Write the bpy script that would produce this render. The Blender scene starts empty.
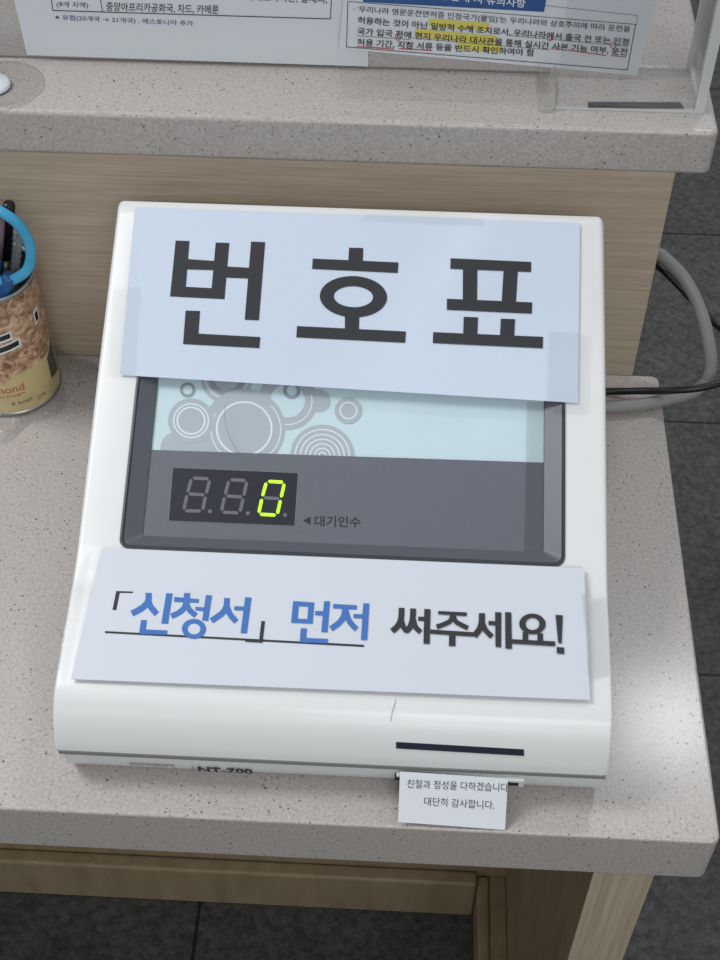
import bpy, bmesh, math, random
from math import sin, cos, pi, hypot
random.seed(7)
S = bpy.context.scene
COL = S.collection

# ------------------------------------------------------------------ camera (also used to place things on real surfaces)
RX, RY, RZ = 0.7199, -0.0023, 0.051
CAM = (-0.1899, -0.3715, 0.7316)
F = 1357.19                                   # focal length in pixels for a 720x960 frame
def _rot():
    c, s = cos, sin
    mm = lambda A, B: [[sum(A[i][k]*B[k][j] for k in range(3)) for j in range(3)] for i in range(3)]
    X = [[1,0,0],[0,c(RX),-s(RX)],[0,s(RX),c(RX)]]
    Y = [[c(RY),0,s(RY)],[0,1,0],[-s(RY),0,c(RY)]]
    Z = [[c(RZ),-s(RZ),0],[s(RZ),c(RZ),0],[0,0,1]]
    return mm(Z, mm(Y, X))
ROT = _rot()
def onp(p, pl):
    """point of the real plane pl=(normal, k) measured at photo pixel p"""
    n, k = pl
    d = ((p[0]-360)/F, (480-p[1])/F, -1)
    d = [sum(ROT[i][j]*d[j] for j in range(3)) for i in range(3)]
    t = (k-sum(a*b for a, b in zip(n, CAM)))/sum(a*b for a, b in zip(n, d))
    return tuple(CAM[i]+t*d[i] for i in range(3))
cd = bpy.data.cameras.new('camera'); co = bpy.data.objects.new('camera', cd); COL.objects.link(co)
co.location = CAM; co.rotation_euler = (RX, RY, RZ)
cd.sensor_fit = 'VERTICAL'; cd.sensor_height = 24; cd.lens = F/960*24; cd.clip_start = .01
S.camera = co

# ------------------------------------------------------------------ materials
def lin(c):
    f = lambda v: v/12.92 if v <= .04045 else ((v+.055)/1.055)**2.4
    return tuple(f(x/255) for x in c)+(1,)
def mat(name, rgb, rough=.5, metal=0, spec=.5, emit=0, noise=0, nscale=40, coat=0, bump=0, bscale=300):
    m = bpy.data.materials.new(name); m.use_nodes = True
    nt = m.node_tree; b = nt.nodes['Principled BSDF']
    b.inputs['Base Color'].default_value = lin(rgb)
    b.inputs['Roughness'].default_value = rough; b.inputs['Metallic'].default_value = metal
    b.inputs['Specular IOR Level'].default_value = spec; b.inputs['Coat Weight'].default_value = coat
    if emit:
        b.inputs['Emission Color'].default_value = lin(rgb); b.inputs['Emission Strength'].default_value = emit
    if noise or bump:
        tc = nt.nodes.new('ShaderNodeTexCoord')
    if noise:
        n = nt.nodes.new('ShaderNodeTexNoise'); n.inputs['Scale'].default_value = nscale; n.inputs['Detail'].default_value = 5
        r = nt.nodes.new('ShaderNodeValToRGB')
        lo = lin([max(0, c-noise) for c in rgb]); hi = lin([min(255, c+noise) for c in rgb])
        r.color_ramp.elements[0].position = .3; r.color_ramp.elements[1].position = .7
        r.color_ramp.elements[0].color = lo; r.color_ramp.elements[1].color = hi
        nt.links.new(tc.outputs['Object'], n.inputs['Vector']); nt.links.new(n.outputs['Fac'], r.inputs['Fac'])
        nt.links.new(r.outputs['Color'], b.inputs['Base Color'])
    if bump:
        n2 = nt.nodes.new('ShaderNodeTexNoise'); n2.inputs['Scale'].default_value = bscale
        bp = nt.nodes.new('ShaderNodeBump'); bp.inputs['Strength'].default_value = bump; bp.inputs['Distance'].default_value = .001
        nt.links.new(tc.outputs['Object'], n2.inputs['Vector']); nt.links.new(n2.outputs['Fac'], bp.inputs['Height'])
        nt.links.new(bp.outputs['Normal'], b.inputs['Normal'])
    return m
def stone(name, base):
    m = bpy.data.materials.new(name); m.use_nodes = True
    nt = m.node_tree; b = nt.nodes['Principled BSDF']; N = nt.nodes.new; L = nt.links.new
    b.inputs['Roughness'].default_value = .45; b.inputs['Coat Weight'].default_value = .32; b.inputs['Coat Roughness'].default_value = .15
    tc = N('ShaderNodeTexCoord')
    n = N('ShaderNodeTexNoise'); n.inputs['Scale'].default_value = 480; n.inputs['Detail'].default_value = 6
    r = N('ShaderNodeValToRGB'); r.color_ramp.elements[0].position = .3; r.color_ramp.elements[1].position = .72
    r.color_ramp.elements[0].color = lin([c-17 for c in base]); r.color_ramp.elements[1].color = lin([c+9 for c in base])
    L(tc.outputs['Object'], n.inputs['Vector']); L(n.outputs['Fac'], r.inputs['Fac'])
    col = r.outputs['Color']
    for sc, th, frac, dark in ((280, .18, .85, (92, 85, 79)), (520, .22, .72, (136, 128, 121)), (200, .15, .91, (62, 56, 52)), (380, .18, .84, (80, 73, 68)), (360, .18, .94, (204, 199, 195))):
        v = N('ShaderNodeTexVoronoi'); v.inputs['Scale'].default_value = sc
        mp = N('ShaderNodeMapping'); mp.inputs['Location'].default_value = (sc*.013, sc*.007, .3)
        L(tc.outputs['Object'], mp.inputs['Vector']); L(mp.outputs['Vector'], v.inputs['Vector'])
        lt = N('ShaderNodeMapRange'); lt.inputs[1].default_value = th*.6; lt.inputs[2].default_value = th*1.35; lt.inputs[3].default_value = 1; lt.inputs[4].default_value = 0
        L(v.outputs['Distance'], lt.inputs[0])
        sp = N('ShaderNodeSeparateColor'); L(v.outputs['Color'], sp.inputs[0])
        gt = N('ShaderNodeMath'); gt.operation = 'GREATER_THAN'; gt.inputs[1].default_value = frac; L(sp.outputs[0], gt.inputs[0])
        mu = N('ShaderNodeMath'); mu.operation = 'MULTIPLY'; L(lt.outputs[0], mu.inputs[0]); L(gt.outputs[0], mu.inputs[1])
        mx = N('ShaderNodeMix'); mx.data_type = 'RGBA'; mx.inputs[7].default_value = lin(dark)
        L(mu.outputs[0], mx.inputs[0]); L(col, mx.inputs[6]); col = mx.outputs[2]
    L(col, b.inputs['Base Color'])
    bp = N('ShaderNodeBump'); bp.inputs['Strength'].default_value = .05; bp.inputs['Distance'].default_value = .0005
    L(n.outputs['Fac'], bp.inputs['Height']); L(bp.outputs['Normal'], b.inputs['Normal'])
    return m
def wood(name, a, c, scale):
    m = bpy.data.materials.new(name); m.use_nodes = True
    nt = m.node_tree; b = nt.nodes['Principled BSDF']; N = nt.nodes.new; L = nt.links.new
    b.inputs['Roughness'].default_value = .5
    tc = N('ShaderNodeTexCoord'); mp = N('ShaderNodeMapping'); mp.inputs['Scale'].default_value = scale
    n = N('ShaderNodeTexNoise'); n.inputs['Scale'].default_value = 1; n.inputs['Detail'].default_value = 8; n.inputs['Roughness'].default_value = .65
    r = N('ShaderNodeValToRGB'); r.color_ramp.elements[0].position = .32; r.color_ramp.elements[1].position = .62
    r.color_ramp.elements[0].color = lin(a); r.color_ramp.elements[1].color = lin(c)
    L(tc.outputs['Object'], mp.inputs['Vector']); L(mp.outputs['Vector'], n.inputs['Vector']); L(n.outputs['Fac'], r.inputs['Fac'])
    L(r.outputs['Color'], b.inputs['Base Color'])
    return m
def clear(name, op=.12, rgb=(235, 238, 240), rough=.08, fres=.7, bump=0, tint=.99):
    m = bpy.data.materials.new(name); m.use_nodes = True
    nt = m.node_tree; b = nt.nodes['Principled BSDF']; N = nt.nodes.new; L = nt.links.new
    b.inputs['Base Color'].default_value = lin(rgb); b.inputs['Roughness'].default_value = max(rough, .15)
    t = N('ShaderNodeBsdfTransparent'); t.inputs['Color'].default_value = (tint, tint, tint, 1)
    gl = N('ShaderNodeBsdfGlossy'); gl.inputs['Roughness'].default_value = rough
    mx = N('ShaderNodeMixShader'); mx.inputs[0].default_value = op
    if bump:
        tc = N('ShaderNodeTexCoord'); n2 = N('ShaderNodeTexNoise'); n2.inputs['Scale'].default_value = 90; n2.inputs['Detail'].default_value = 3
        bp = N('ShaderNodeBump'); bp.inputs['Strength'].default_value = bump; bp.inputs['Distance'].default_value = .004
        L(tc.outputs['Object'], n2.inputs['Vector']); L(n2.outputs['Fac'], bp.inputs['Height']); L(bp.outputs['Normal'], b.inputs['Normal']); L(bp.outputs['Normal'], gl.inputs['Normal'])
    L(t.outputs[0], mx.inputs[1]); L(b.outputs[0], mx.inputs[2])
    lw = N('ShaderNodeFresnel'); lw.inputs['IOR'].default_value = 1.45
    fm = N('ShaderNodeMath'); fm.operation = 'MULTIPLY'; fm.inputs[1].default_value = fres; L(lw.outputs[0], fm.inputs[0])
    m2 = N('ShaderNodeMixShader'); L(fm.outputs[0], m2.inputs[0]); L(mx.outputs[0], m2.inputs[1]); L(gl.outputs[0], m2.inputs[2]); mx = m2
    L(mx.outputs[0], nt.nodes['Material Output'].inputs['Surface'])
    return m
def floor_mat():
    m = bpy.data.materials.new('dark floor tile'); m.use_nodes = True
    nt = m.node_tree; b = nt.nodes['Principled BSDF']; N = nt.nodes.new; L = nt.links.new
    b.inputs['Roughness'].default_value = .55
    tc = N('ShaderNodeTexCoord')
    n = N('ShaderNodeTexNoise'); n.inputs['Scale'].default_value = 110; n.inputs['Detail'].default_value = 8; n.inputs['Roughness'].default_value = .75
    r = N('ShaderNodeValToRGB'); r.color_ramp.elements[0].position = .32; r.color_ramp.elements[1].position = .72
    r.color_ramp.elements[0].color = lin((34, 34, 34)); r.color_ramp.elements[1].color = lin((104, 103, 101))
    L(tc.outputs['Object'], n.inputs['Vector']); L(n.outputs['Fac'], r.inputs['Fac'])
    n3 = N('ShaderNodeTexNoise'); n3.inputs['Scale'].default_value = 9; n3.inputs['Detail'].default_value = 4
    r3 = N('ShaderNodeValToRGB'); r3.color_ramp.elements[0].position = .3; r3.color_ramp.elements[1].position = .7
    r3.color_ramp.elements[0].color = (.72, .72, .72, 1); r3.color_ramp.elements[1].color = (1, 1, 1, 1)
    L(tc.outputs['Object'], n3.inputs['Vector']); L(n3.outputs['Fac'], r3.inputs['Fac'])
    mm = N('ShaderNodeMix'); mm.data_type = 'RGBA'; mm.blend_type = 'MULTIPLY'; mm.inputs[0].default_value = 1
    L(r.outputs['Color'], mm.inputs[6]); L(r3.outputs['Color'], mm.inputs[7])
    br = N('ShaderNodeTexBrick'); br.offset = 0; br.inputs['Scale'].default_value = 1
    br.inputs['Brick Width'].default_value = .45; br.inputs['Row Height'].default_value = .45
    br.inputs['Mortar Size'].default_value = .0022; br.inputs['Mortar Smooth'].default_value = .1
    br.inputs['Color1'].default_value = (1, 1, 1, 1); br.inputs['Color2'].default_value = (.9, .9, .9, 1); br.inputs['Mortar'].default_value = (.12, .12, .12, 1)
    mp = N('ShaderNodeMapping'); mp.inputs['Location'].default_value = (FX, FY, 0)
    L(tc.outputs['Object'], mp.inputs['Vector']); L(mp.outputs['Vector'], br.inputs['Vector'])
    m2 = N('ShaderNodeMix'); m2.data_type = 'RGBA'; m2.blend_type = 'MULTIPLY'; m2.inputs[0].default_value = 1
    L(mm.outputs[2], m2.inputs[6]); L(br.outputs['Color'], m2.inputs[7]); L(m2.outputs[2], b.inputs['Base Color'])
    bp = N('ShaderNodeBump'); bp.inputs['Strength'].default_value = .4; bp.inputs['Distance'].default_value = .002
    L(n.outputs['Fac'], bp.inputs['Height']); L(bp.outputs['Normal'], b.inputs['Normal'])
    return m
FX, FY = -(-.401), -(.6105)
M = dict(
    stone=stone('speckled beige solid surface', (184, 177, 172)),
    wood=wood('pale wood laminate', (166, 150, 131), (190, 174, 155), (12, 520, 520)),
    woodv=wood('pale wood laminate upright', (158, 144, 123), (190, 176, 154), (330, 330, 7)),
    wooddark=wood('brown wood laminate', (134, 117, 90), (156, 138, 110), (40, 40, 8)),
    body=mat('white plastic', (226, 227, 226), .28, spec=.5),
    lip=mat('white plastic lower', (214, 216, 216), .25),
    strip=mat('grey strip', (128, 128, 126), .35),
    bezel=mat('dark grey plastic', (92, 95, 103), .38),
    bezelrim=mat('charcoal edge', (62, 64, 70), .3),
    pale=mat('pale blue panel', (206, 227, 233), .5, noise=2),
    slate=mat('slate panel', (104, 108, 118), .5, noise=2, nscale=300),
    mark=mat('grey graphic', (178, 187, 195), .5), markd=mat('dark grey graphic', (148, 157, 166), .5), markl=mat('light graphic', (224, 234, 240), .5),
    led=mat('display black', (40, 41, 52), .3), off=mat('unlit segment', (112, 109, 118), .5),
    lit=mat('lit green segment', (176, 236, 40), .5, emit=.75),
    ink=mat('black ink', (44, 45, 50), .7), blue=mat('blue ink', (58, 112, 186), .6), navy=mat('navy ink', (34, 62, 118), .6),
    paper=mat('bluish white paper', (200, 212, 228), .55, noise=1, nscale=200), paper2=mat('white paper', (210, 215, 224), .5),
    paper3=mat('notice paper', (216, 221, 226), .6), tick=mat('thermal paper', (226, 230, 234), .6),
    slit=mat('dark sensor slit', (22, 24, 46), .2), dark=mat('dark slot', (26, 26, 28), .6),
    header=mat('blue header', (44, 84, 142), .6), yellow=mat('yellow highlighter', (214, 203, 96), .6), red=mat('red pen', (176, 62, 70), .6), white=mat('white print', (222, 228, 234), .6),
    grey=mat('grey cable', (140, 140, 138), .45), black=mat('black cable', (20, 20, 22), .35), pen=mat('black pen plastic', (18, 18, 20), .3),
    scis=mat('sky blue plastic', (66, 164, 208), .35, noise=10, nscale=60), scisd=mat('dark blue plastic', (28, 84, 140), .4), steel=mat('steel', (170, 172, 174), .3, metal=1),
    inside=mat('dark inside', (30, 34, 44), .5), purple=mat('muted purple plastic', (126, 104, 120), .5), redlab=mat('faded red print', (186, 104, 84), .6), green=mat('dark green print', (74, 80, 64), .6),
    tape=clear('clear tape', .015, rough=.12, bump=.12, tint=1, fres=.35), tapew=clear('wrinkled clear tape', .05, rough=.1, bump=.8, fres=.45, tint=1), lam=clear('laminate film', .0, rough=.12, fres=.2),
    acryl=clear('clear acrylic', .03, (190, 192, 190), .05, tint=.86), acrylbox=clear('clear acrylic box', .02, (200, 202, 202), .05, tint=.965), edge=clear('acrylic edge', .7, (232, 234, 234), .2), glue=clear('yellowed clear edge', .12, (222, 219, 192), .12, tint=.985, fres=.5),  # acryl's grey tint paints in the shade lying on the ledge behind
    glass=clear('window cover', .0, rough=.05, fres=.2), shade=clear('painted shadow tint', .0, fres=.1, tint=.86), footclear=clear('bent clear plastic', .0, rough=.06, fres=.3, tint=1), film=clear('crumpled film', .03, rough=.09, bump=.7, fres=.5, tint=1), disc=clear('clear plastic disc', .06, (196, 198, 198), .15),
    black_strip=mat('black strip', (66, 68, 72), .4), pengrip=clear('clear pen barrel', .4, (190, 194, 200), .15), scuff=mat('scuff', (120, 120, 120), .6),
)
def canmat():
    m = bpy.data.materials.new('printed can label'); m.use_nodes = True
    nt = m.node_tree; b = nt.nodes['Principled BSDF']; N = nt.nodes.new; L = nt.links.new
    b.inputs['Roughness'].default_value = .35
    tc = N('ShaderNodeTexCoord')
    n = N('ShaderNodeTexNoise'); n.inputs['Scale'].default_value = 130; n.inputs['Detail'].default_value = 6; n.inputs['Distortion'].default_value = 1.2
    r = N('ShaderNodeValToRGB'); e = r.color_ramp.elements
    e[0].position = .3; e[0].color = lin((108, 70, 46)); e[1].position = .7; e[1].color = lin((222, 192, 164))
    e2 = r.color_ramp.elements.new(.5); e2.color = lin((178, 142, 112))
    L(tc.outputs['Object'], n.inputs['Vector']); L(n.outputs['Fac'], r.inputs['Fac'])
    sx = N('ShaderNodeSeparateXYZ'); L(tc.outputs['Object'], sx.inputs[0])
    n4 = N('ShaderNodeTexNoise'); n4.inputs['Scale'].default_value = 40; L(tc.outputs['Object'], n4.inputs['Vector'])
    ma = N('ShaderNodeMath'); ma.operation = 'MULTIPLY_ADD'; ma.inputs[1].default_value = .03; L(n4.outputs['Fac'], ma.inputs[0]); L(sx.outputs['Z'], ma.inputs[2])
    st = N('ShaderNodeMapRange'); st.inputs[1].default_value = .052; st.inputs[2].default_value = .056; L(ma.outputs[0], st.inputs[0])
    mx = N('ShaderNodeMix'); mx.data_type = 'RGBA'; mx.inputs[6].default_value = lin((196, 180, 128))
    L(st.outputs[0], mx.inputs[0]); L(r.outputs['Color'], mx.inputs[7]); L(mx.outputs[2], b.inputs['Base Color'])
    return m
M['can'] = canmat()

# ------------------------------------------------------------------ mesh helpers
def origin(o):
    v = [0, 0, 0]
    while o: v = [a+b for a, b in zip(v, o.location)]; o = o.parent
    return v
def tag(o, label=None, cat=None, group=None, kind=None):
    for k, v in (('label', label), ('category', cat), ('group', group), ('kind', kind)):
        if v: o[k] = v
    return o
def empty(name, loc, label, cat, group=None):
    o = bpy.data.objects.new(name, None); COL.objects.link(o); o.location = loc; o.empty_display_size = .02
    return tag(o, label, cat, group)
class MB:
    def __init__(s): s.v = []; s.f = []; s.m = []; s.mats = []; s.smooth = []
    def mi(s, m):
        if m not in s.mats: s.mats.append(m)
        return s.mats.index(m)
    def add(s, vs, fs, m, smooth=False):
        k = len(s.v); s.v += [tuple(p) for p in vs]
        for f in fs: s.f.append([k+i for i in f]); s.m.append(s.mi(m)); s.smooth.append(smooth)
    def poly(s, pts, m): s.add(pts, [list(range(len(pts)))], m)
    def box(s, a, b, m):
        (x0, y0, z0), (x1, y1, z1) = a, b
        s.add([(x0,y0,z0),(x1,y0,z0),(x1,y1,z0),(x0,y1,z0),(x0,y0,z1),(x1,y0,z1),(x1,y1,z1),(x0,y1,z1)],
              [(0,3,2,1),(4,5,6,7),(0,1,5,4),(1,2,6,5),(2,3,7,6),(3,0,4,7)], m)
    def prism(s, prof, x0, x1, m, smooth=False):
        n = len(prof)
        s.add([(x0, y, z) for y, z in prof]+[(x1, y, z) for y, z in prof],
              [(i, (i+1) % n, n+(i+1) % n, n+i) for i in range(n)], m, smooth)
        s.add([(x0, y, z) for y, z in prof], [list(range(n))[::-1]], m); s.add([(x1, y, z) for y, z in prof], [list(range(n))], m)
    def lathe(s, prof, c, m, n=64, smooth=True):
        vs = [(c[0]+r*cos(2*pi*i/n), c[1]+r*sin(2*pi*i/n), c[2]+z) for r, z in prof for i in range(n)]
        fs = [(j*n+i, j*n+(i+1) % n, (j+1)*n+(i+1) % n, (j+1)*n+i) for j in range(len(prof)-1) for i in range(n)]
        s.add(vs, fs, m, smooth)
    def tube(s, pts, r, m, n=14, closed=False, flat=1.0):
        from mathutils import Vector
        P = [Vector(p) for p in pts]; N = len(P); up = Vector((.13, .21, 1)); vs = []
        prev = None
        for i in range(N):
            a = P[(i-1) % N] if closed or i else P[i]; b = P[(i+1) % N] if closed or i < N-1 else P[i]
            t = (b-a).normalized()
            u = (prev-t*prev.dot(t)) if prev else up.cross(t)
            u.normalize(); prev = u; w = t.cross(u)
            rr = r[i] if isinstance(r, (list, tuple)) else r
            for k in range(n):
                an = 2*pi*k/n; vs.append(P[i]+u*rr*cos(an)+w*rr*flat*sin(an))
        fs = [(i*n+k, i*n+(k+1) % n, ((i+1) % N)*n+(k+1) % n, ((i+1) % N)*n+k) for i in range(N if closed else N-1) for k in range(n)]
        if not closed: fs += [list(range(n))[::-1], [(N-1)*n+k for k in range(n)]]
        s.add(vs, fs, m, True)
    def build(s, name, parent=None, bevel=0, seg=3, angle=35, weld=True):
        o0 = origin(parent)
        me = bpy.data.meshes.new(name)
        me.from_pydata([tuple(a-b for a, b in zip(p, o0)) for p in s.v], [], s.f)
        for m in s.mats: me.materials.append(m)
        for p, i, sm in zip(me.polygons, s.m, s.smooth): p.material_index = i; p.use_smooth = sm
        if weld:
            bm = bmesh.new(); bm.from_mesh(me); bmesh.ops.remove_doubles(bm, verts=bm.verts, dist=1e-6)
            bmesh.ops.recalc_face_normals(bm, faces=bm.faces); bm.to_mesh(me); bm.free()
        o = bpy.data.objects.new(name, me); COL.objects.link(o); o.parent = parent
        if bevel:
            b = o.modifiers.new('bevel', 'BEVEL'); b.width = bevel; b.segments = seg; b.limit_method = 'ANGLE'; b.angle_limit = math.radians(angle)
            b.harden_normals = False
            for p in me.polygons: p.use_smooth = True
            w = o.modifiers.new('wn', 'WEIGHTED_NORMAL'); w.keep_sharp = False
        return o
def spline(pts, n=10):
    """Catmull-Rom through the points (any dimension)"""
    out = []; P = [pts[0]]+list(pts)+[pts[-1]]
    for i in range(1, len(P)-2):
        for k in range(n):
            t = k/n
            out.append(tuple(.5*((2*b)+(-a+c)*t+(2*a-5*b+4*c-d)*t*t+(-a+3*b-3*c+d)*t**3) for a, b, c, d in zip(P[i-1], P[i], P[i+1], P[i+2])))
    out.append(tuple(pts[-1])); return out
def plane(y0, z0, y1, z1, off=0):
    L = hypot(y1-y0, z1-z0); n = (0, -(z1-z0)/L, (y1-y0)/L)
    return (n, n[1]*y0+n[2]*z0+off)
def lift(pl, d): return (pl[0], pl[1]+d)

# printing: flat pieces laid on a plane, measured on the photo
class Print:
    def __init__(s, pl, off=(0, 0), sc=1): s.mb = MB(); s.pl = pl; s.o = off; s.s = sc
    def at(s, off, sc): s.o = off; s.s = sc
    def P(s, p): return onp((s.o[0]+p[0]/s.s, s.o[1]+p[1]/s.s), s.pl)
    def quad(s, m, *pts): s.pl = lift(s.pl, .000012); s.mb.poly([s.P(p) for p in pts], m)
    def line(s, m, pts, w):
        s.pl = lift(s.pl, .000012)
        pts = spline(pts, 8) if len(pts) > 2 else pts
        l = []; r = []
        for i, p in enumerate(pts):
            a = pts[max(i-1, 0)]; b = pts[min(i+1, len(pts)-1)]
            d = hypot(b[0]-a[0], b[1]-a[1]) or 1; nx, ny = -(b[1]-a[1])/d*w/2, (b[0]-a[0])/d*w/2
            l.append((p[0]+nx, p[1]+ny)); r.append((p[0]-nx, p[1]-ny))
        k = len(pts)
        s.mb.add([s.P(p) for p in l+r], [(i, i+1, k+i+1, k+i) for i in range(k-1)], m)
    def ring(s, m, c, rx, ry, ix=0, iy=0, rot=.035, n=56, a0=0, a1=2*pi):
        def e(a, x, y):
            u, v = x*cos(a), y*sin(a); return (c[0]+u*cos(rot)-v*sin(rot), c[1]+u*sin(rot)+v*cos(rot))
        an = [a0+(a1-a0)*i/n for i in range(n+1)]
        if ix: s.mb.add([s.P(e(a, rx, ry)) for a in an]+[s.P(e(a, ix, iy)) for a in an], [(i, i+1, n+2+i, n+1+i) for i in range(n)], m)
        else: s.mb.poly([s.P(e(a, rx, ry)) for a in an[:-1]], m)
    def build(s, name, parent): return s.mb.build(name, parent, weld=False)
def glyphs(text, bold=0):
    cu = bpy.data.curves.new('t', 'FONT'); cu.body = text; cu.size = 1; cu.offset = bold; cu.resolution_u = 3
    o = bpy.data.objects.new('t', cu); COL.objects.link(o)
    dg = bpy.context.evaluated_depsgraph_get(); me = bpy.data.meshes.new_from_object(o.evaluated_get(dg))
    vs = [tuple(v.co) for v in me.vertices]; fs = [list(p.vertices) for p in me.polygons]
    bpy.data.objects.remove(o); bpy.data.curves.remove(cu); bpy.data.meshes.remove(me)
    return vs, fs
def text_px(mb, pl, text, l, r, hpx, m, bold=0, fit=None):
    """text from pixel l to pixel r along its baseline box bottom, hpx tall, laid on plane pl"""
    vs, fs = glyphs(text, bold)
    if not vs: return
    x0 = min(v[0] for v in vs); x1 = max(v[0] for v in vs); y0 = min(v[1] for v in vs); y1 = max(v[1] for v in vs)
    L = hypot(r[0]-l[0], r[1]-l[1]); nx, ny = (r[1]-l[1])/L, -(r[0]-l[0])/L
    out = []
    for x, y, z in vs:
        a = (x-x0)/(x1-x0); b = (y-y0)/(y1-y0)*hpx
        out.append(onp((l[0]+(r[0]-l[0])*a+nx*b, l[1]+(r[1]-l[1])*a+ny*b), pl))
    mb.add(out, fs, m)

# ------------------------------------------------------------------ setting
ZF = -.742
fl = MB(); fl.box((-3, -2.5, ZF-.02), (3, 4, ZF), floor_mat()); tag(fl.build('floor'), kind='structure')

D = .388; ZH = .187; ZT = .2207; TH = .047; XW = -.0168; XL = -1.25
def slab(name, x0, x1, y0, y1, z0, z1, rad, label, cat, bev=.0035):
    """stone slab with a rounded front-right corner seen from above"""
    mb = MB(); pts = [(x0, y0)]
    for c, a0 in (((x1-rad, y0+rad), -pi/2), ((x1-rad, y1-rad), 0)):
        pts += [(c[0]+rad*cos(a0+pi/2*i/6), c[1]+rad*sin(a0+pi/2*i/6)) for i in range(7)]
    pts += [(x0, y1)]; n = len(pts)
    mb.add([(x, y, z0) for x, y in pts]+[(x, y, z1) for x, y in pts], [(i, (i+1) % n, n+(i+1) % n, n+i) for i in range(n)]+[list(range(n))[::-1], list(range(n, 2*n))], M['stone'])
    return tag(mb.build(name, None, bevel=bev, seg=3), label, cat)
slab('counter_worktop', XL, .0030, 0, D, -TH, 0, .006, 'lower beige speckled stone worktop carrying the white ticket machine', 'worktop', .002)
slab('counter_ledge', XL, .0056, .3865, .74, ZH, ZT, .006, 'upper beige speckled stone ledge behind and above the ticket machine', 'ledge')
cab = empty('counter_cabinet', (-.3, .39, ZF), 'pale wood laminate counter body under the two stone tops', 'cabinet')
b = MB(); b.box((XL, D+.0005, ZF), (XW, D+.02, ZH), M['wood']); b.build('riser_panel', cab, bevel=.0008, seg=2)
b = MB(); b.box((XL, D+.02, ZF), (-.075, .70, ZH-.0005), M['wood']); b.build('carcass', cab)
b = MB(); b.box((-.0605, .0135, ZF), (-.0605+.0005, D, -TH-.0005), M['wooddark']); b.box((-.06, .0135, ZF), (-.0225, D, -TH-.0005), M['woodv']); b.build('end_panel', cab)
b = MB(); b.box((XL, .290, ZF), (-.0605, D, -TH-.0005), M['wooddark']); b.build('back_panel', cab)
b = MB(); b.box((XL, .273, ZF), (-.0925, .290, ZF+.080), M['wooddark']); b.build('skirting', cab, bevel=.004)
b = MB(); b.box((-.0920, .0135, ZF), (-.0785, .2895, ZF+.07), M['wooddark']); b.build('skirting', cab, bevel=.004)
b = MB(); b.box((-.0783, .0135, ZF), (-.0612, .2895, ZF+.068), M['wooddark']); b.build('filler_strip', cab)

# ------------------------------------------------------------------ ticket dispenser
X0, X1 = -.3874, -.0645
RAMP = plane(.135, .080, .349, .173); LOW = plane(.047, .060, .135, .080)
rz = lambda y: .080+(y-.135)*(.093/.214)
dis = empty('ticket_dispenser', (-.226, .2, 0), 'white sloping plastic queue ticket machine with dark display window', 'ticket machine')
top = spline([(.0238, .0300), (.0262, .0365), (.0312, .0460), (.0378, .0540), (.0475, .0606), (.07, .0655), (.098, .071), (.118, .0748), (.138, .0815)], 6)
prof = top+[(.16, rz(.16)), (.25, rz(.25)), (.345, rz(.345)), (.352, .1743), (.3555, .1740), (.3584, .1716), (.3596, .168), (.360, .162), (.360, .0300)]
h = MB(); h.prism(prof, X0, X1, M['body'])
hob = h.build('housing', dis)
bw = hob.data.attributes.new('bevel_weight_edge', 'FLOAT', 'EDGE')
for ed in hob.data.edges:
    p, q = (hob.data.vertices[i].co for i in ed.vertices)
    if abs(p.x-q.x) < 1e-5:                                   # an edge of one of the two side faces
        yy = (p.y+q.y)/2+origin(dis)[1]; zz = (p.z+q.z)/2
        bw.data[ed.index].value = .38+.62*max(0, min(1, (yy-.29)/.06)) if zz > .0305 else .38
for p in hob.data.polygons: p.use_smooth = True
bv = hob.modifiers.new('bevel', 'BEVEL'); bv.limit_method = 'WEIGHT'; bv.width = .0058; bv.segments = 5; bv.use_clamp_overlap = False
cut = MB(); W0, W1, WY0, WY1 = -.3612, -.0908, .1364, .262
n = RAMP[0]
def ramp_pt(x, y, d): z = rz(y); return (x, y+n[1]*d, z+n[2]*d)
def rrect(x0, x1, y0, y1, r, d, seg=5):
    out = []
    for cx, cy, a0 in ((x1-r, y0+r, -pi/2), (x1-r, y1-r, 0), (x0+r, y1-r, pi/2), (x0+r, y0+r, pi)):
        out += [ramp_pt(cx+r*cos(a0+pi/2*i/seg), cy+r*sin(a0+pi/2*i/seg), d) for i in range(seg+1)]
    return out
lo = rrect(W0, W1, WY0, WY1, .005, -.009); hi = rrect(W0, W1, WY0, WY1, .005, .02); k = len(lo)
cut.add(lo+hi, [(i, (i+1) % k, k+(i+1) % k, k+i) for i in range(k)]+[list(range(k))[::-1], list(range(k, 2*k))], M['bezelrim'])
cob = cut.build('cutter', dis)
bo = hob.modifiers.new('cut', 'BOOLEAN'); bo.object = cob; bo.operation = 'DIFFERENCE'; bo.solver = 'EXACT'
dg = bpy.context.evaluated_depsgraph_get(); me = bpy.data.meshes.new_from_object(hob.evaluated_get(dg))
hob.modifiers.clear(); hob.data = me; bpy.data.objects.remove(cob)
me.name = 'housing'
for p in me.polygons: p.use_smooth = True
es = hob.modifiers.new('es', 'EDGE_SPLIT'); es.split_angle = math.radians(32)
# seam strip and lower tray
b = MB(); b.prism([(.0233, .0255), (.0233, .0299), (.360, .0299), (.360, .0255)], X0+.0015, X1-.0015, M['strip']); b.build('seam_strip', dis, bevel=.0012)
b = MB(); b.prism([(.0325, .0012), (.0295, .005), (.0262, .0105), (.0245, .0155), (.0240, .0200), (.0240, .0252), (.3595, .0252), (.3595, .0012)], X0+.004, X1-.003, M['lip']); b.build('base_tray', dis, bevel=.0008, seg=2)
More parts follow.
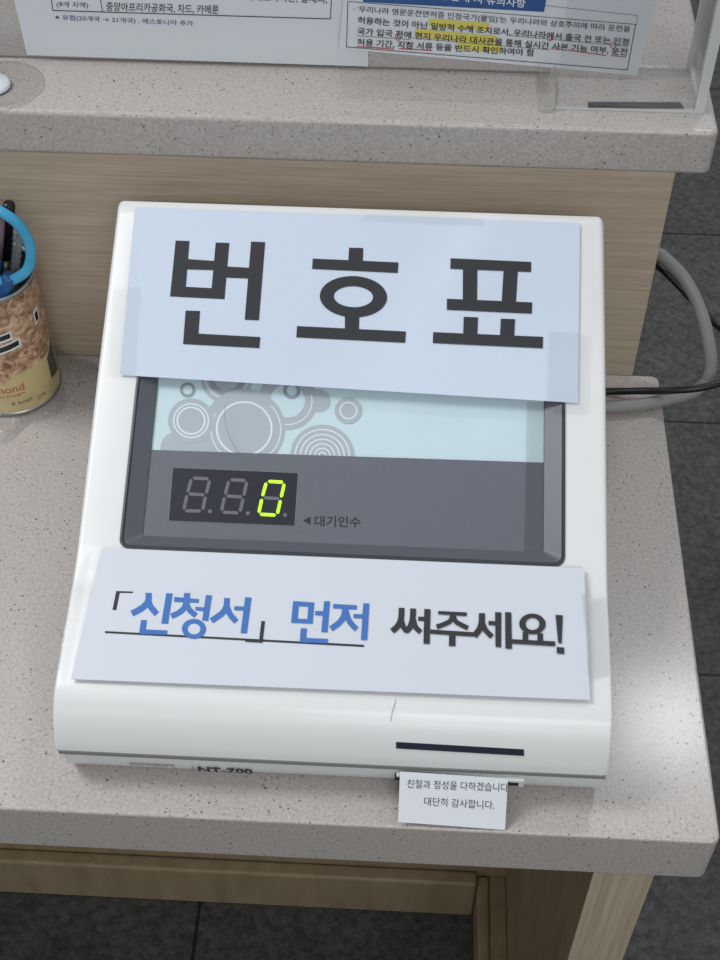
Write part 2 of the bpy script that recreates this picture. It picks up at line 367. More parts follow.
# bezel frame
DP = -.006
PAN = lift(RAMP, DP)
ib = [onp(p, PAN) for p in ((143, 535), (543, 553))]
IX0, IX1, IY0 = ib[0][0], ib[1][0], (ib[0][1]+ib[1][1])/2-n[1]*DP
b = MB()
loops = [(W0-.0006, W1+.0006, WY0-.0006, WY1, .0055, -.0005), (W0-.0006, W1+.0006, WY0-.0006, WY1, .0055, .0009), (W0+.0007, W1-.0007, WY0+.0007, WY1, .005, .0010), (W0+.0016, W1-.0016, WY0+.0016, WY1-.002, .0045, -.0004), (IX0-.0003, IX1+.0003, IY0-.0003, WY1-.012, .002, DP+.001), (IX0, IX1, IY0, WY1-.013, .002, DP-.001)]
L_ = [rrect(*l) for l in loops]
for i in range(len(L_)-1):
    b.add(L_[i]+L_[i+1], [(j, (j+1) % k, k+(j+1) % k, k+j) for j in range(k)], M['bezelrim'] if i in (0, 1, 2) else M['bezel'])
b.build('window_bezel', dis)
# display panel
pan = MB(); q = rrect(IX0-.002, IX1+.002, IY0-.002, WY1-.011, .001, DP-.0006)
pan.poly(q, M['pale']); dp = pan.build('display_panel', dis)
g = Print(lift(RAMP, DP-.0004), (140, 380), 2.88)
lev = [0]
def G(m, c, r, i=0, **kw):
    lev[0] += 1; g.pl = lift(RAMP, DP-.00045+lev[0]*.000012)
    g.ring(M[m], c, r, r*.97, i, i*.97, **kw)
G('mark', (150, 235), 92); G('mark', (105, 195), 46); G('mark', (250, -5), 75); G('markd', (250, -5), 52, 36); G('markl', (250, -8), 64, 61)
G('mark', (425, 60), 86, 50); G('mark', (515, 60), 34); G('markl', (425, 60), 72, 69, a0=-.3, a1=1.9)
G('mark', (300, 140), 118); G('markl', (305, 142), 102, 99, a0=-.8, a1=3.6); G('markl', (300, 140), 82, 76); G('mark', (300, 140), 74)
G('mark', (147, 117), 66); G('markl', (147, 117), 52, 48); G('markl', (147, 117), 42, 37)
G('mark', (525, 218), 92)
for r in (80, 65, 51, 37, 24, 12): G('markl', (525, 218), r, r-4)
G('mark', (600, 88), 39); G('markl', (600, 88), 26, 22); G('markd', (437, 30), 25, 15); G('markd', (137, 28), 22, 14)
g.build('circle_graphic', dp)
sl = Print(lift(RAMP, DP+.0002)); sl.quad(M['slate'], (140, 449.5), (550, 462.8), (548, 562), (134, 545)); sl.build('slate_lower_panel', dp)
sh = Print(lift(RAMP, DP+.0010)); sh.quad(M['shade'], (527, 402), (547, 403), (545, 556), (524, 554)); sh.build('painted_shadow_strip', dis)  # sheer dark strip painting in the shadow band at the window's right side
tx = MB(); P5 = lift(RAMP, DP+.0004)
text_px(tx, P5, '대기인수', (314.5, 526.5), (360.5, 527.5), 11, M['ink'], .012)
tx.poly([onp(p, P5) for p in ((303.2, 520.3), (310.8, 516.6), (310.2, 524.8))], M['ink']); tx.build('lettering', dp, weld=False)
led = Print(lift(RAMP, DP+.0005), (160, 460), 4.8); led.quad(M['led'], (62, 37), (662, 63), (645, 315), (42, 290))
lo_ = led.build('digit_display', dis)
b = Print(lift(RAMP, DP+.0004), (160, 460), 4.8)
b.quad(M['strip'], (58, 34), (667, 60), (649, 318), (38, 292)); b.build('display_edge', dis)
def seg(d, m, a, c, w=16):
    dx, dy = c[0]-a[0], c[1]-a[1]; L = hypot(dx, dy); dx /= L; dy /= L; nx, ny = -dy*w/2, dx*w/2; e = w*.32; t = w*.45
    pt = lambda p, s, o: (p[0]+dx*s+nx*o, p[1]+dy*s+ny*o)
    d.quad(m, pt(a, e, 0), pt(a, e+t, 1), pt(c, -e-t, 1), pt(c, -e, 0), pt(c, -e-t, -1), pt(a, e+t, -1))
for TL, TR, ML, MR, BL, BR, dot, on in (((152, 86), (240, 91), (131, 162), (220, 168), (113, 243), (203, 246), (240, 246), 0),
        ((332, 94), (418, 99), (311, 172), (401, 178), (294, 250), (383, 255), (421, 256), 0),
        ((512, 102), (598, 107), (490, 180), (580, 186), (473, 260), (562, 265), (600, 264), 1)):
    d = Print(lift(RAMP, DP+.0007), (160, 460), 4.8); m = M['lit'] if on else M['off']
    for a, c in ((TL, TR), (TL, ML), (TR, MR), (ML, BL), (MR, BR), (BL, BR)): seg(d, m, a, c)
    seg(d, M['off'], ML, MR); d.ring(M['off'], dot, 10, 10, n=16)
    o = d.build('seven_segment_digit', lo_)
    if on: o['label'] = 'lit green zero'
b = MB(); q = rrect(W0+.0012, W1-.0012, WY0+.0012, WY1-.0015, .0045, -.0006); b.poly(q, M['glass']); wc = b.build('window_cover', dis)
sc = Print(lift(RAMP, -.0003)); sc.line(M['scuff'], [(224.8, 405), (226.7, 428), (238, 452), (262, 471)], .45); sc.mb.build('scratch', wc, weld=False)
# sensor slit on the nose, moulded lettering on the tray, ticket outlet
NOSE = plane(.0262, .0365, .0378, .0540, .0012)
sp = [onp(p, NOSE) for p in ((396, 742), (524, 749.5), (524, 756), (396, 748.5))]
b = MB(); b.add([tuple(a+c for a, c in zip(p, d)) for d in ((0, 0, 0), (0, .004, -.0022)) for p in sp], [(0, 1, 2, 3), (0, 1, 5, 4), (1, 2, 6, 5), (2, 3, 7, 6), (3, 0, 4, 7)], M['slit']); b.build('sensor_slit', dis)
def tray_text(text, l, r, z0, h, m, bold):
    vs, fs = glyphs(text, bold); x0 = min(v[0] for v in vs); x1 = max(v[0] for v in vs); y0 = min(v[1] for v in vs); y1 = max(v[1] for v in vs)
    a = onp((l, 774), ((0, -1, 0), -.027))[0]; c = onp((r, 774), ((0, -1, 0), -.027))[0]; out = []
    for x, y, z in vs:
        zz = z0+(y-y0)/(y1-y0)*h; out.append((a+(c-a)*(x-x0)/(x1-x0), .0240-.0006+max(0, .017-zz)*.25, zz))
    b = MB(); b.add(out, fs, m); b.build('lettering', dis, weld=False)
tray_text('NT-700', 200, 254, .0100, .0085, M['ink'], .03); tray_text('sinnopart', 134, 178, .0150, .0055, M['strip'], .01); tray_text('|', 194.6, 195.8, .010, .0085, M['strip'], 0)
OUT = (( 0, -1, 0), -.0235)
OUT = ((0, -1, 0), -.0212)
sp = [onp(p, OUT) for p in ((396.5, 768), (526, 775))]
b = MB(); b.box((sp[0][0], .0208, .0215), (sp[1][0], .030, .0243), M['lip']); b.box((sp[1][0]-.0035, .0212, .0160), (sp[1][0], .030, .0215), M['lip']); b.build('ticket_outlet', dis, bevel=.0008)
b = MB(); b.box((sp[0][0]-.0008, .0222, .0160), (sp[1][0]-.0035, .03, .0214), M['dark']); b.build('outlet_gap', dis)
# scuffs on the white plastic
sc = Print(lift(LOW, .0006))
sc.line(M['scuff'], [(398, 694), (393, 710), (391, 722)], .6)
for a, c in (((85, 588), (92, 566)), ((84, 620), (80, 640))): pass
sc.mb.build('scuff_mark', dis, weld=False)

# ------------------------------------------------------------------ signs
SG = lift(RAMP, .0016)
sgn = empty('paper_sign', onp((355, 305), SG), 'big white paper sign with large black Korean lettering taped on the upper slope', 'sign')
b = MB(); c4 = [onp(p, SG) for p in ((135, 207), (580, 223), (578, 403), (120, 375))]
nn = [-.0004*x for x in n]
# slightly waved lower edge
N_ = 24; rows = []
for t in (0, 1):
    for i in range(N_+1):
        a = i/N_
        p0 = [c4[0][j]+(c4[1][j]-c4[0][j])*a for j in range(3)]; p1 = [c4[3][j]+(c4[2][j]-c4[3][j])*a for j in range(3)]
        p = p1 if t else p0
        rows.append(tuple(p))
b.add(rows, [(i, i+1, N_+2+i, N_+1+i) for i in range(N_)], M['paper'], True)
b.build('sheet', sgn)
t = Print(lift(SG, .0003)); K = M['ink']
t.at((150, 225), 5.143)
for qd in (((132,80),(203,82),(180,370),(103,367)), ((338,90),(408,92),(383,381),(312,378)), ((190,175),(335,185),(332,232),(186,228)), ((160,316),(324,325),(320,378),(140,369)),
           ((392,213),(515,220),(508,275),(388,270)), ((520,85),(592,88),(560,490),(487,487)), ((183,440),(257,442),(245,614),(170,612)), ((240,558),(567,576),(562,633),(170,612))): t.quad(K, *qd)
t.at((285, 235), 5.143)
for qd in (((330,65),(402,67),(400,145),(325,142)), ((143,121),(583,141),(580,195),(139,174)), ((308,405),(382,408),(380,495),(308,490)), ((62,468),(622,496),(618,554),(58,526))): t.quad(K, *qd)
t.ring(K, (352, 317), 173, 106, 101, 54)
t.at((420, 245), 5.143)
for qd in (((158,68),(572,87),(571,139),(156,122)), ((221,115),(295,120),(293,300),(220,295)), ((430,128),(503,131),(493,305),(420,300)), ((139,276),(577,295),(575,353),(138,333)),
           ((225,369),(298,372),(295,470),(222,465)), ((416,379),(489,381),(484,480),(411,475)), ((68,448),(633,472),(631,531),(66,504))): t.quad(K, *qd)
t.build('lettering', sgn)
def tapep(parent, pl, px, m='tape'):
    t = MB(); P = [onp(p, pl) for p in px]
    # small grid so that the film is a sheet of its own
    t.poly(P, M[m]); return t.build('tape', parent)
TP = lift(SG, .0011)
for px in (((362, 210), (482, 214), (483, 225), (362, 220)), ((127, 228), (141, 229), (137, 293), (122, 291)), ((548, 330), (588, 332), (586, 412), (546, 408)), ((109, 285), (140, 287), (134, 375), (104, 373)),):
    tapep(sgn, TP, px)

# the laminated sign on the flat lower slope
LS = lift(LOW, .0040)
ls = empty('laminated_sign', onp((340, 625), LS), 'laminated white sign with blue and black Korean lettering across the front', 'sign')
b = MB(); c4 = [onp(p, LS) for p in ((102, 548), (584, 568), (590, 700), (71, 679))]
b.add(c4+[tuple(a-x*.0006 for a, x in zip(p, LOW[0])) for p in c4], [(0, 1, 2, 3), (4, 5, 6, 7), (0, 1, 5, 4), (1, 2, 6, 5), (2, 3, 7, 6), (3, 0, 4, 7)], M['paper2']); b.build('sheet', ls)
t = Print(lift(LS, .0002)); B = M['blue']
t.at((0, 0), 1); t.quad(K, (105, 631), (364, 644.8), (364, 647), (105, 633))
t.at((100, 580), 8)
t.quad(K, (130,88),(160,90),(130,240),(100,238)); t.quad(K, (130,88),(265,92),(262,104),(130,102))
t.line(B, [(388,103),(386,165),(355,208),(310,240),(254,268)], 50); t.line(B, [(388,160),(400,205),(426,240),(455,272)], 48)
t.quad(B, (530,105),(582,107),(545,350),(490,348)); t.quad(B, (328,320),(376,321),(362,435),(312,430)); t.quad(B, (355,395),(540,403),(536,438),(312,430))
t.at((170, 585), 6.545)
t.quad(B, (92,52),(134,53),(130,90),(88,90)); t.quad(B, (28,78),(190,92),(188,117),(26,110))
t.line(B, [(107,108),(92,150),(55,182),(8,204)], 36); t.line(B, [(107,115),(125,160),(170,200)], 36)
t.quad(B, (168,142),(235,148),(232,172),(166,165)); t.quad(B, (235,65),(275,68),(250,235),(210,232)); t.ring(B, (157,287), 79, 65, 42, 36)
t.line(B, [(373,85),(368,140),(340,185),(270,234)], 38); t.line(B, [(371,135),(392,190),(434,240)], 38)
t.quad(B, (422,138),(495,142),(492,168),(420,164)); t.quad(B, (492,80),(534,82),(503,316),(462,314))
t.quad(K, (598,235),(622,236),(606,378),(582,372)); t.quad(K, (492,358),(606,364),(606,378),(492,371))
t.at((280, 590), 7.2)
for qd in (((95,80),(137,83),(125,238),(80,235)), ((207,88),(247,90),(235,242),(194,240)), ((95,80),(247,90),(245,122),(93,113)), ((83,205),(238,211),(235,242),(80,235)),
           ((255,150),(325,153),(322,183),(252,180)), ((318,80),(360,82),(342,304),(297,302)), ((150,275),(193,277),(186,378),(142,376)), ((180,345),(347,352),(343,385),(142,376)), ((384,100),(554,110),(551,140),(382,131))): t.quad(B, *qd)
t.line(B, [(470,130),(455,195),(420,240),(366,278)], 40); t.line(B, [(470,135),(488,200),(515,245),(552,282)], 40)
t.quad(B, (530,172),(605,176),(602,204),(528,200)); t.quad(B, (600,95),(643,97),(628,360),(583,358))
t.at((385, 595), 7.2)
t.line(K, [(120,92),(115,170),(90,225),(50,260)], 42); t.line(K, [(118,175),(130,225),(160,264)], 38); t.line(K, [(203,97),(198,175),(180,230),(148,264)], 42); t.line(K, [(203,175),(220,230),(257,267)], 38)
for qd in (((240,155),(290,157),(288,187),(238,184)), ((283,100),(328,103),(322,352),(277,350)), ((384,115),(590,125),(587,152),(382,138)), ((326,248),(640,268),(640,300),(326,278)), ((462,280),(508,283),(507,368),(460,367))): t.quad(K, *qd)
t.line(K, [(488,142),(470,185),(430,208),(372,229)], 34); t.line(K, [(490,145),(510,190),(550,215),(597,237)], 34)
t.at((475, 600), 7.2)
t.line(K, [(50,95),(48,160),(32,210),(-6,260)], 44); t.line(K, [(52,160),(75,215),(122,264)], 38)
for qd in (((98,150),(150,153),(148,182),(97,179)), ((145,87),(190,89),(188,340),(148,337)), ((217,87),(261,89),(266,352),(219,349)), ((343,230),(384,233),(382,294),(343,292)), ((450,238),(490,240),(490,302),(450,298)),
           ((262,282),(578,298),(577,332),(265,313)), ((580,107),(632,110),(624,312),(600,310)), ((588,338),(642,342),(642,388),(590,384))): t.quad(K, *qd)
t.ring(K, (414, 172), 95, 74, 50, 44)
t.build('lettering', ls)
b = MB(); f4 = [onp(p, lift(LS, .0007)) for p in ((97, 545), (587, 565), (596, 705), (66, 684))]; b.poly(f4, M['lam']); b.build('laminate_film', ls)
def strip(parent, pts, m, name='tape'):
    """tape bridging from the sheet edge down on to the machine: rows of points (pixel, plane)"""
    t = MB(); R = [[onp(p, pl) for p, pl in row] for row in pts]; w = len(R[0])
    t.add([p for r in R for p in r], [(i*w+j, i*w+j+1, (i+1)*w+j+1, (i+1)*w+j) for i in range(len(R)-1) for j in range(w-1)], M[m], True)
    return t.build(name, parent)
HI = lift(LS, .0009); MI = lift(LOW, .0022); LO = lift(LOW, .0005)
strip(ls, [[((92, 552), HI), ((80, 618), HI), ((66, 684), HI)], [((86, 555), MI), ((73, 618), MI), ((62, 682), MI)], [((78, 570), LO), ((66, 620), LO), ((57, 656), LO)]], 'tapew')
strip(ls, [[((581, 594), HI), ((586, 640), HI), ((587, 676), HI)], [((594, 594), MI), ((597, 640), MI), ((598, 676), MI)], [((605, 594), LO), ((608, 640), LO), ((609, 676), LO)]], 'tapew')
tapep(ls, HI, ((185, 590), (215, 591), (213, 611), (183, 610)))

# ticket
tk = empty('queue_ticket', onp((452, 800), ((0, 0, 1), .005)), 'small printed paper ticket poking out of the machine front', 'ticket')
T0 = [onp(p, ((0, -1, 0), -.0216)) for p in ((400, 771.5), (508, 778.5))]
T1 = [onp(p, ((0, 0, 1), .0035)) for p in ((398, 822), (505, 830))]
TKn = None
from mathutils import Vector
v1 = Vector(T0[1])-Vector(T0[0]); v2 = Vector(T1[0])-Vector(T0[0]); nr = v1.cross(v2).normalized()
if nr.z < 0: nr = -nr
TK = (tuple(nr), nr.dot(Vector(T0[0])))
c4 = [onp(p, TK) for p in ((400, 771.5), (508, 778.5), (505, 830), (398, 822))]
b = MB(); b.poly(c4, M['tick']); b.build('slip', tk)
b = MB(); text_px(b, lift(TK, .0003), '친절과 정성을 다하겠습니다', (407, 788), (508, 792), 8.6, M['ink'], -.004); text_px(b, lift(TK, .0003), '대단히 감사합니다.', (424, 805.5), (494, 809.5), 8.6, M['ink'], -.004); b.build('lettering', tk, weld=False)

# ------------------------------------------------------------------ notices and acrylic on the ledge
PY = .4498
NP = ((0, -1, 0), -(PY-.0035)); NP2 = ((0, -1, 0), -(PY-.0055))
pt = empty('acrylic_partition', (-.4, PY, ZT), 'clear acrylic screen standing on the ledge behind the paper notices', 'screen')
b = MB(); b.box((XL+.1, PY-.001, ZT), (-.101, PY+.002, ZT+.30), M['acryl']); b.build('pane', pt)
b = MB()
foot = [(PY-.001, .0005), (PY-.012, .0025), (PY-.024, .0045), (PY-.034, .003), (PY-.038, .0006)]
xs = (-.245, -.10)
b.add([(x, y, ZT+z) for x in xs for y, z in foot], [(i, i+1, 6+i, 5+i) for i in range(4)], M['footclear'], True); b.build('bent_foot', pt)
box = empty('acrylic_box', (-.055, .43, ZT), 'clear acrylic box at the right end of the ledge', 'box')
BX0, BX1, BY0, BY1 = -.1005, -.0030, .4075, .462
b = MB(); b.box((BX0, BY0, ZT+.0002), (BX1, BY0+.002, ZT+.16), M['acrylbox']); b.build('front_pane', box)
b = MB(); b.box((BX1-.002, BY0+.002, ZT+.0002), (BX1, BY1, ZT+.16), M['acrylbox']); b.build('side_pane', box)
b = MB(); b.box((BX0, BY1-.002, ZT+.0002), (BX1-.002, BY1, ZT+.16), M['acrylbox']); b.build('back_pane', box)
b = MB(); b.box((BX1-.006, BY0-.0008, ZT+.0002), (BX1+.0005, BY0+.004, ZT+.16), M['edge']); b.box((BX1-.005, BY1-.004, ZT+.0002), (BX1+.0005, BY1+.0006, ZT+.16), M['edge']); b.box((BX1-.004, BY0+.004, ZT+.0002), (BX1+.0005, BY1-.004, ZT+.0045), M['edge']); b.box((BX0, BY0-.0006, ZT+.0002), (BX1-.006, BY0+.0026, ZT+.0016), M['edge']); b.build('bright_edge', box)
b = MB(); gp = [(-.1115, .4045), (-.108, .402), (-.1025, .4025), (-.0995, .4055), (-.0995, .44), (-.104, .444), (-.111, .444)]
b.add([(x, y, ZT+.0003) for x, y in gp]+[(x+.001, y+.004, ZT+.012) for x, y in gp], [(i, (i+1) % 7, 7+(i+1) % 7, 7+i) for i in range(7)], M['glue'], True); b.build('yellowed_corner', box)
b = MB(); q = [onp(p, ((0, 0, 1), ZT+.001)) for p in ((588, 103), (680, 103.5), (684, 109.5), (588, 108.5))]
b.add(q+[(x, y, z+.001) for x, y, z in q], [(0, 1, 2, 3), (4, 5, 6, 7), (0, 1, 5, 4), (1, 2, 6, 5), (2, 3, 7, 6), (3, 0, 4, 7)], M['black_strip']); tag(b.build('black_strip'), 'flat black strip lying on the ledge inside the clear acrylic box', 'strip')

def notice(name, label, pl, corners):
    o = empty(name, onp(((corners[2][0]+corners[3][0])/2, (corners[2][1]+corners[3][1])/2), pl), label, 'notice')
    b = MB(); P = [onp(p, pl) for p in corners]
    b.poly(P, M['paper3']); b.build('sheet', o); return o
n1 = notice('paper_notice', 'white paper notice with a black table and blue footnote behind the machine', NP, ((-16, -130), (372, -130), (368, 66.5), (27, 55)))
IP = lift(NP, .0003); t = Print(IP); b = t.mb
t.line(K, [(52.5, 10.5), (330.5, 19)], .9); t.line(K, [(50, -10), (52.7, 10.7)], .8); t.line(K, [(99, -10), (102.5, 12)], .7); t.line(K, [(332, -12), (330.4, 19)], .8)
text_px(b, IP, '(9개 지역)', (56.5, 7.8), (88, 9), 6.5, K, .004); text_px(b, IP, '중앙아프리카공화국, 차드, 카메룬', (106, 11.2), (218.5, 14.5), 9.2, K, .008)
text_px(b, IP, '아제르바이잔, 알제리,', (246, 1.2), (327, 4), 9, K, .008); text_px(b, IP, '세네갈)', (64, -2), (88, -1), 6.5, K)
text_px(b, IP, '※ 유럽(20개국 → 21개국) : 에스토니아 추가', (55, 20.6), (193, 27), 6.2, M['navy'], .006)
b.build('lettering', n1, weld=False)
n2 = notice('highlighted_notice', 'white paper notice with blue header and yellow highlighted lines', NP2, ((352, -100), (676, -70), (637, 75.5), (339, 48.5)))
IP = lift(NP2, .0003); t = Print(IP); b = t.mb
t.quad(M['header'], (364, -20), (547, -4), (544, 12), (363, 2)); 
t.line(K, [(348, 1.5), (637, 24.5)], .6); t.line(K, [(544, 5.5), (637, 15.5)], .4); t.line(K, [(346.5, 47), (627.5, 70)], .7); t.line(K, [(347.8, 1.5), (346.5, 47)], .7); t.line(K, [(635.5, 24.5), (627.5, 70)], .7); t.line(K, [(637.3, 15), (636.8, 24)], .4)
def hl(a, c, h): t.quad(M['yellow'], a, c, (c[0]+h*.06, c[1]-h), (a[0]+h*.06, a[1]-h))
hl((428.5, 26.5), (489, 31), 8); hl((415, 37), (496, 44.5), 8.5); hl((457, 49), (500, 53), 9)
IP = lift(NP2, .0006); t.pl = IP
text_px(b, lift(NP2, .0006), '운전 안내 시 유의사항', (428, -1.5), (525, 8), 8.5, M['white'], .012)
for s_, l_, r_ in (("· '우리나라 영문운전면허증 인정국가(붙임)'는 우리나라와 상호주의에 따라 운전을", (353, 13), (630, 33.5)), ('허용하는 것이 아닌 일방적 수혜 조치로서, 우리나라에서 출국 전 또는 인정', (357.5, 24), (628.5, 46)),
                   ('국가 입국 전에 현지 우리나라 대사관을 통해 실시간 사본 기능 여부, 운전', (357, 35), (627, 56)), ('허용 기간, 지참 서류 등을 반드시 확인하여야 함', (357, 46), (534, 57))):
    text_px(b, IP, s_, l_, r_, 7.6, K, .016 if s_[0] in '국허' and s_[1] != '용하' else .006)
t.line(K, [(357, 35.8), (410, 39.5)], .5); t.line(K, [(510, 35.5), (628, 46.5)], .5); t.line(K, [(412, 38), (550, 50)], .4)
R_ = M['red']; t.line(R_, [(357, 46.6), (394, 49)], 1); t.line(R_, [(399, 48.6), (432, 50.5)], 1); t.line(R_, [(551, 48.8), (563, 49.8)], .8); t.line(R_, [(568, 50.2), (606, 55.5)], 1); t.line(R_, [(611, 55.5), (626, 57)], 1)
for c in ((398, 37.5), (550, 38), (613, 45.5)): t.ring(R_, c, 3, 3.2, 2.3, 2.5, n=20)
b.build('lettering', n2, weld=False)

# clear round plastic plate at the left end of the ledge
c = onp((4, 86), ((0, 0, 1), ZT))
pd = empty('plastic_disc', (c[0]-.002, c[1], ZT), 'round clear plastic plate lying on the ledge at left', 'plate')
b = MB(); b.lathe([(.0001, .0008), (.026, .0008), (.0275, .0018), (.0285, .0012), (.0285, .0003)], (c[0]-.002, c[1], ZT), M['disc']); b.build('plate', pd)
b = MB(); b.lathe([(.0001, .004), (.011, .004), (.012, .002), (.012, .0012)], (c[0]-.007, c[1]-.002, ZT), M['white']); b.build('white_centre', pd)

# ------------------------------------------------------------------ can of stationery
CX, CY = -.4885, .352
can = empty('tin_can', (CX, CY, 0), 'round tin can with printed brown and cream snack label beside the machine', 'can')
R0, R1, CH = .0345, .0345, .113
b = MB(); b.lathe([(R0-.002, .0006), (R0, .002), (R0, .004), (R0-.0006, .005), (R0-.0006, CH-.004), (R1, CH-.003)], (CX, CY, 0), M['can']); b.build('printed_body', can)
b = MB(); b.lathe([(R1-.0002, CH-.004), (R1+.0008, CH-.002), (R1+.0006, CH), (R1-.0012, CH), (R1-.002, CH-.003)], (CX, CY, 0), M['steel']); b.build('rim', can)
b = MB(); b.lathe([(R0-.002, .0012), (R0+.0006, .0016), (R0+.0006, .0036), (R0-.0004, .0044)], (CX, CY, 0), M['steel']); b.build('bottom_rim', can)
b = MB(); b.lathe([(R1-.002, CH-.003), (R0-.0022, .006), (.0001, .006)], (CX, CY, 0), M['inside']); b.build('lining', can)
def on_can(mb, text, a0, a1, z0, h, m, bold=0, dr=.0003, slant=0):
    vs, fs = glyphs(text, bold); x0 = min(v[0] for v in vs); x1 = max(v[0] for v in vs); y0 = min(v[1] for v in vs); y1 = max(v[1] for v in vs)
    out = []
    for x, y, z in vs:
        f = (x-x0)/(x1-x0); a = math.radians(a0+(a1-a0)*f); r = R0-.0006+dr
        out.append((CX+r*cos(a), CY+r*sin(a), z0+(y-y0)/(y1-y0)*h+slant*f))
    mb.add(out, fs, m)
def can_patch(mb, pts, m, dr=.0002, n=10):
    # polygon strip between two angle/height edges
    (a0, z0, a1, z1, h0, h1) = pts
    vs = []; r = R0-.0006+dr
    for i in range(n+1):
        a = math.radians(a0+(a1-a0)*i/n); z = z0+(z1-z0)*i/n; hh = h0+(h1-h0)*i/n
        vs += [(CX+r*cos(a), CY+r*sin(a), z), (CX+r*cos(a), CY+r*sin(a), z+hh)]
    mb.add(vs, [(2*i, 2*i+2, 2*i+3, 2*i+1) for i in range(n)], m)
b = MB()
for w_, mm_, dr_ in ((.0016, 'white', .0002), (0, 'pen', .0004)):
    g_ = w_*1300
    can_patch(b, (-110, .0715-w_, -59+g_, .0765-w_, .0042+2*w_, .0042+2*w_), M[mm_], dr_); can_patch(b, (-110, .0605-w_, -51+g_, .0675-w_, .0046+2*w_, .0046+2*w_), M[mm_], dr_)
b.build('printed_word', can, weld=False)
b = MB()
on_can(b, 'Almond', -110, -58, .023, .007, M['redlab'], .01, .0003, .002); on_can(b, 'package', -100, -58, .0185, .003, M['redlab'], 0, .0003, .002); on_can(b, '0 kcal)', -78, -52, .0105, .0042, M['ink'], 0, .0003, .001); on_can(b, '27%', -45, -32, .009, .0035, M['ink'], 0, .0003, .001)
b.build('lettering', can, weld=False)
b = MB(); can_patch(b, (-16, .018, 8, .014, .02, .034), M['green'])
b.build('green_print', can, weld=False)
b = MB(); can_patch(b, (-22, .074, -12, .076, .012, .012), M['white'], .0002); can_patch(b, (-20, .076, -14, .077, .008, .008), M['pen'], .0004)
b.build('lettering', can, weld=False)

# things standing in the can (each leans on the rim)
VC = ((0, 1, 0), CY)
sci = empty('scissors', (CX+.01, CY-.008, .02), 'scissors with sky blue plastic handle loop standing in the can', 'scissors')
SP = ((0, 1, 0), CY-.020)
loop = [onp(p, SP) for p in spline([(-16, 214), (-4, 210), (8, 216), (20, 226), (28, 240), (31, 254), (28, 268), (20, 276), (8, 281), (-2, 280), (-14, 272), (-22, 258), (-24, 240), (-22, 225), (-16, 214)], 6)[:-1]]
b = MB(); b.tube(loop, [.0036]*len(loop), M['scis'], closed=True); b.build('handle', sci)
b = MB(); b.tube([onp(p, SP) for p in spline([(10, 276), (4, 292), (-4, 310), (-8, 325)], 5)], .005, M['scisd']); b.build('shank', sci)
lw = [onp(p, ((0, 1, 0), CY-.014)) for p in spline([(-60, 236), (-44, 228), (-30, 238), (-24, 258), (-26, 274), (-40, 282), (-56, 272), (-62, 254), (-60, 236)], 6)[:-1]]
b = MB(); b.tube(lw, .0034, M['scis'], closed=True); b.build('handle', sci)
b = MB(); e0 = onp((-4, 312), SP); b.tube([e0, (CX+.008, CY-.008, .009)], [.004, .001], M['steel'], flat=.3); b.build('blade', sci)
pn = empty('black_pen', (CX, CY, .01), 'slim black pen standing behind the blue scissor loop', 'pen')
pa, pb = onp((9.2, 203), ((0, 1, 0), CY+.020)), onp((4, 300), ((0, 1, 0), CY+.012))
mid = tuple(pa[i]+(pb[i]-pa[i])*.3 for i in range(3))
b = MB(); b.tube([pa, tuple(pa[i]+(pb[i]-pa[i])*.02 for i in range(3)), tuple(pa[i]+(pb[i]-pa[i])*.55 for i in range(3))], [.0037, .0043, .0046], M['pen']); b.build('barrel', pn)
b = MB(); b.tube([tuple(pa[i]+(pb[i]-pa[i])*.55 for i in range(3)), tuple(pa[i]+(pb[i]-pa[i])*.9 for i in range(3))], [.0050, .0050], M['pen']); b.build('cap', pn)
for f in (.6, .68, .76):
    pass
cp = empty('clear_pen', (CX+.01, CY, .01), 'transparent ribbed pen standing right of the black pen in the can', 'pen')
qa, qb = onp((18.5, 226), ((0, 1, 0), CY+.016)), onp((13, 300), ((0, 1, 0), CY+.010))
b = MB(); k = 40; b.tube([tuple(qa[i]+(qb[i]-qa[i])*j/k for i in range(3)) for j in range(k+1)], [.0034+(.0006 if j % 3 == 0 else 0) for j in range(k+1)], M['pengrip']); b.build('barrel', cp)
b = MB(); b.tube([tuple(qa[i]+(qb[i]-qa[i])*j for i in range(3)) for j in (.05, .95)], .0012, M['pen'], n=8); b.build('refill', cp)
pp = empty('purple_marker', (CX-.012, CY, .01), 'muted purple marker standing left of the black pen in the can', 'marker')
ra, rb = onp((-3, 219), ((0, 1, 0), CY+.014)), onp((-10, 310), ((0, 1, 0), CY+.004))
b = MB(); b.tube([ra, tuple(ra[i]+(rb[i]-ra[i])*.4 for i in range(3))], [.0055, .006], M['purple']); b.build('cap', pp)
b = MB(); b.tube([tuple(ra[i]+(rb[i]-ra[i])*j for i in range(3)) for j in (.4, 1)], [.0055, .0055], M['scisd']); b.build('barrel', pp)

# crumpled clear film round the can foot
b = MB(); nA, nR = 90, 9; rnd = random.Random(3)
vs = []
for j in range(nR):
    for i in range(nA):
        a = 2*pi*i/nA; f = j/(nR-1)
        rad = R0+.0015+f*(.016+.008*sin(3*a+.5)+.005*sin(7*a))
        zz = .020*(1-f)**2.2+.0012+(rnd.random()*.0028 if 0 < j < nR-1 else 0)*(1-f*.5)
        vs.append((CX+rad*cos(a), min(CY+rad*sin(a), D-.0008), zz))
b.add(vs, [(j*nA+i, j*nA+(i+1) % nA, (j+1)*nA+(i+1) % nA, (j+1)*nA+i) for j in range(nR-1) for i in range(nA)], M['film'], False)
tag(b.build('plastic_film'), 'crumpled clear plastic film wrapped round the foot of the tin can', 'film')

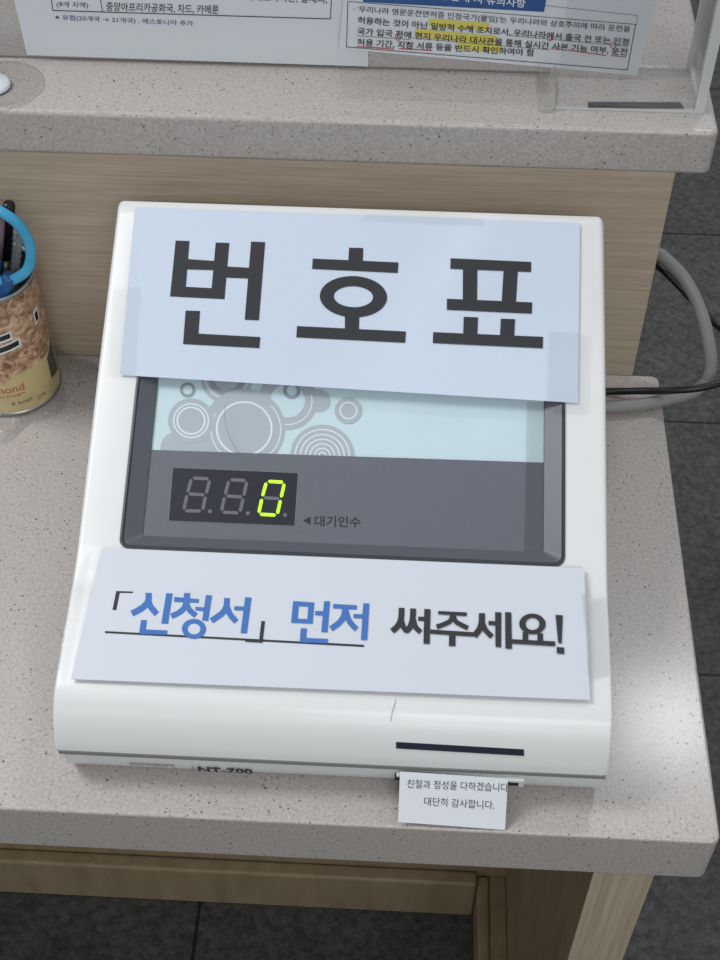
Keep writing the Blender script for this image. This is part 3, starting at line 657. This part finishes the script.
# ------------------------------------------------------------------ cables
def Yp(y): return ((0, 1, 0), y)
Zt = lambda z: ((0, 0, 1), z)
g1 = [onp((560, 406), Zt(.0068)), onp((600, 407), Zt(.0068)), onp((635, 405), Zt(.0068)), onp((660, 401), Zt(.0068)), onp((688, 394), Zt(.0068)), onp((704, 384), Yp(.374)), onp((711, 367), Yp(.379)), onp((709, 343), Yp(.386)), onp((701, 312), Yp(.396)), onp((686, 281), Yp(.409)), onp((668, 261), Yp(.422)), onp((652, 251), Yp(.432)), onp((638, 258), Yp(.445)), (-.045, .47, -.05), (-.045, .48, -.35), (-.04, .50, ZF+.006)]
b = MB(); b.tube(spline(g1, 10), .0047, M['grey']); tag(b.build('grey_cable'), 'thick grey cable looping off the worktop behind the machine', 'cable')
k1 = [onp((560, 391), Zt(.0035)), onp((605, 391.5), Zt(.0035)), onp((640, 391), Yp(.360)), onp((672, 390.5), Yp(.352)), onp((705, 387), Yp(.352)), onp((735, 377), Yp(.362)), onp((752, 360), Yp(.385)), onp((742, 343), Yp(.40)), onp((718, 326), Yp(.42)), onp((695, 303), Yp(.435)), onp((676, 283), Yp(.445)), onp((660, 268), Yp(.455)), onp((645, 262), Yp(.47)), (-.03, .51, -.05), (-.03, .55, -.4), (-.02, .60, ZF+.004)]
b = MB(); b.tube(spline(k1, 10), .0027, M['black']); tag(b.build('black_cable'), 'thin black cable crossing over the grey cable behind the machine', 'cable')

# ------------------------------------------------------------------ light
w = bpy.data.worlds.new('world'); S.world = w; w.use_nodes = True
w.node_tree.nodes['Background'].inputs['Color'].default_value = (.93, .97, 1, 1); w.node_tree.nodes['Background'].inputs['Strength'].default_value = .42
def area(name, loc, target, sx, sy, power, col=(1, 1, 1)):
    l = bpy.data.lights.new(name, 'AREA'); l.shape = 'RECTANGLE'; l.size = sx; l.size_y = sy; l.energy = power; l.color = col
    o = bpy.data.objects.new(name, l); COL.objects.link(o); o.location = loc
    o.rotation_euler = (Vector(target)-Vector(loc)).to_track_quat('-Z', 'Y').to_euler(); return o
area('ceiling_lamp', (.437, 1.319, 2.0), (.437, 1.0, 0),   .2, .2, 7, (.93, .96, 1))
area('ceiling_or_fill_light', (-1.55, .35, 1.95), (-.3, .2, 0), .7, .9, 27, (.96, .98, 1))
area('ceiling_or_fill_light', (.2, -1.7, 1.7), (-.2, .1, 0), 1.2, .6, 15, (.96, .98, 1))  # added front fill behind the camera to brighten the machine's nose
S.view_settings.view_transform = 'Standard'; S.view_settings.look = 'None'
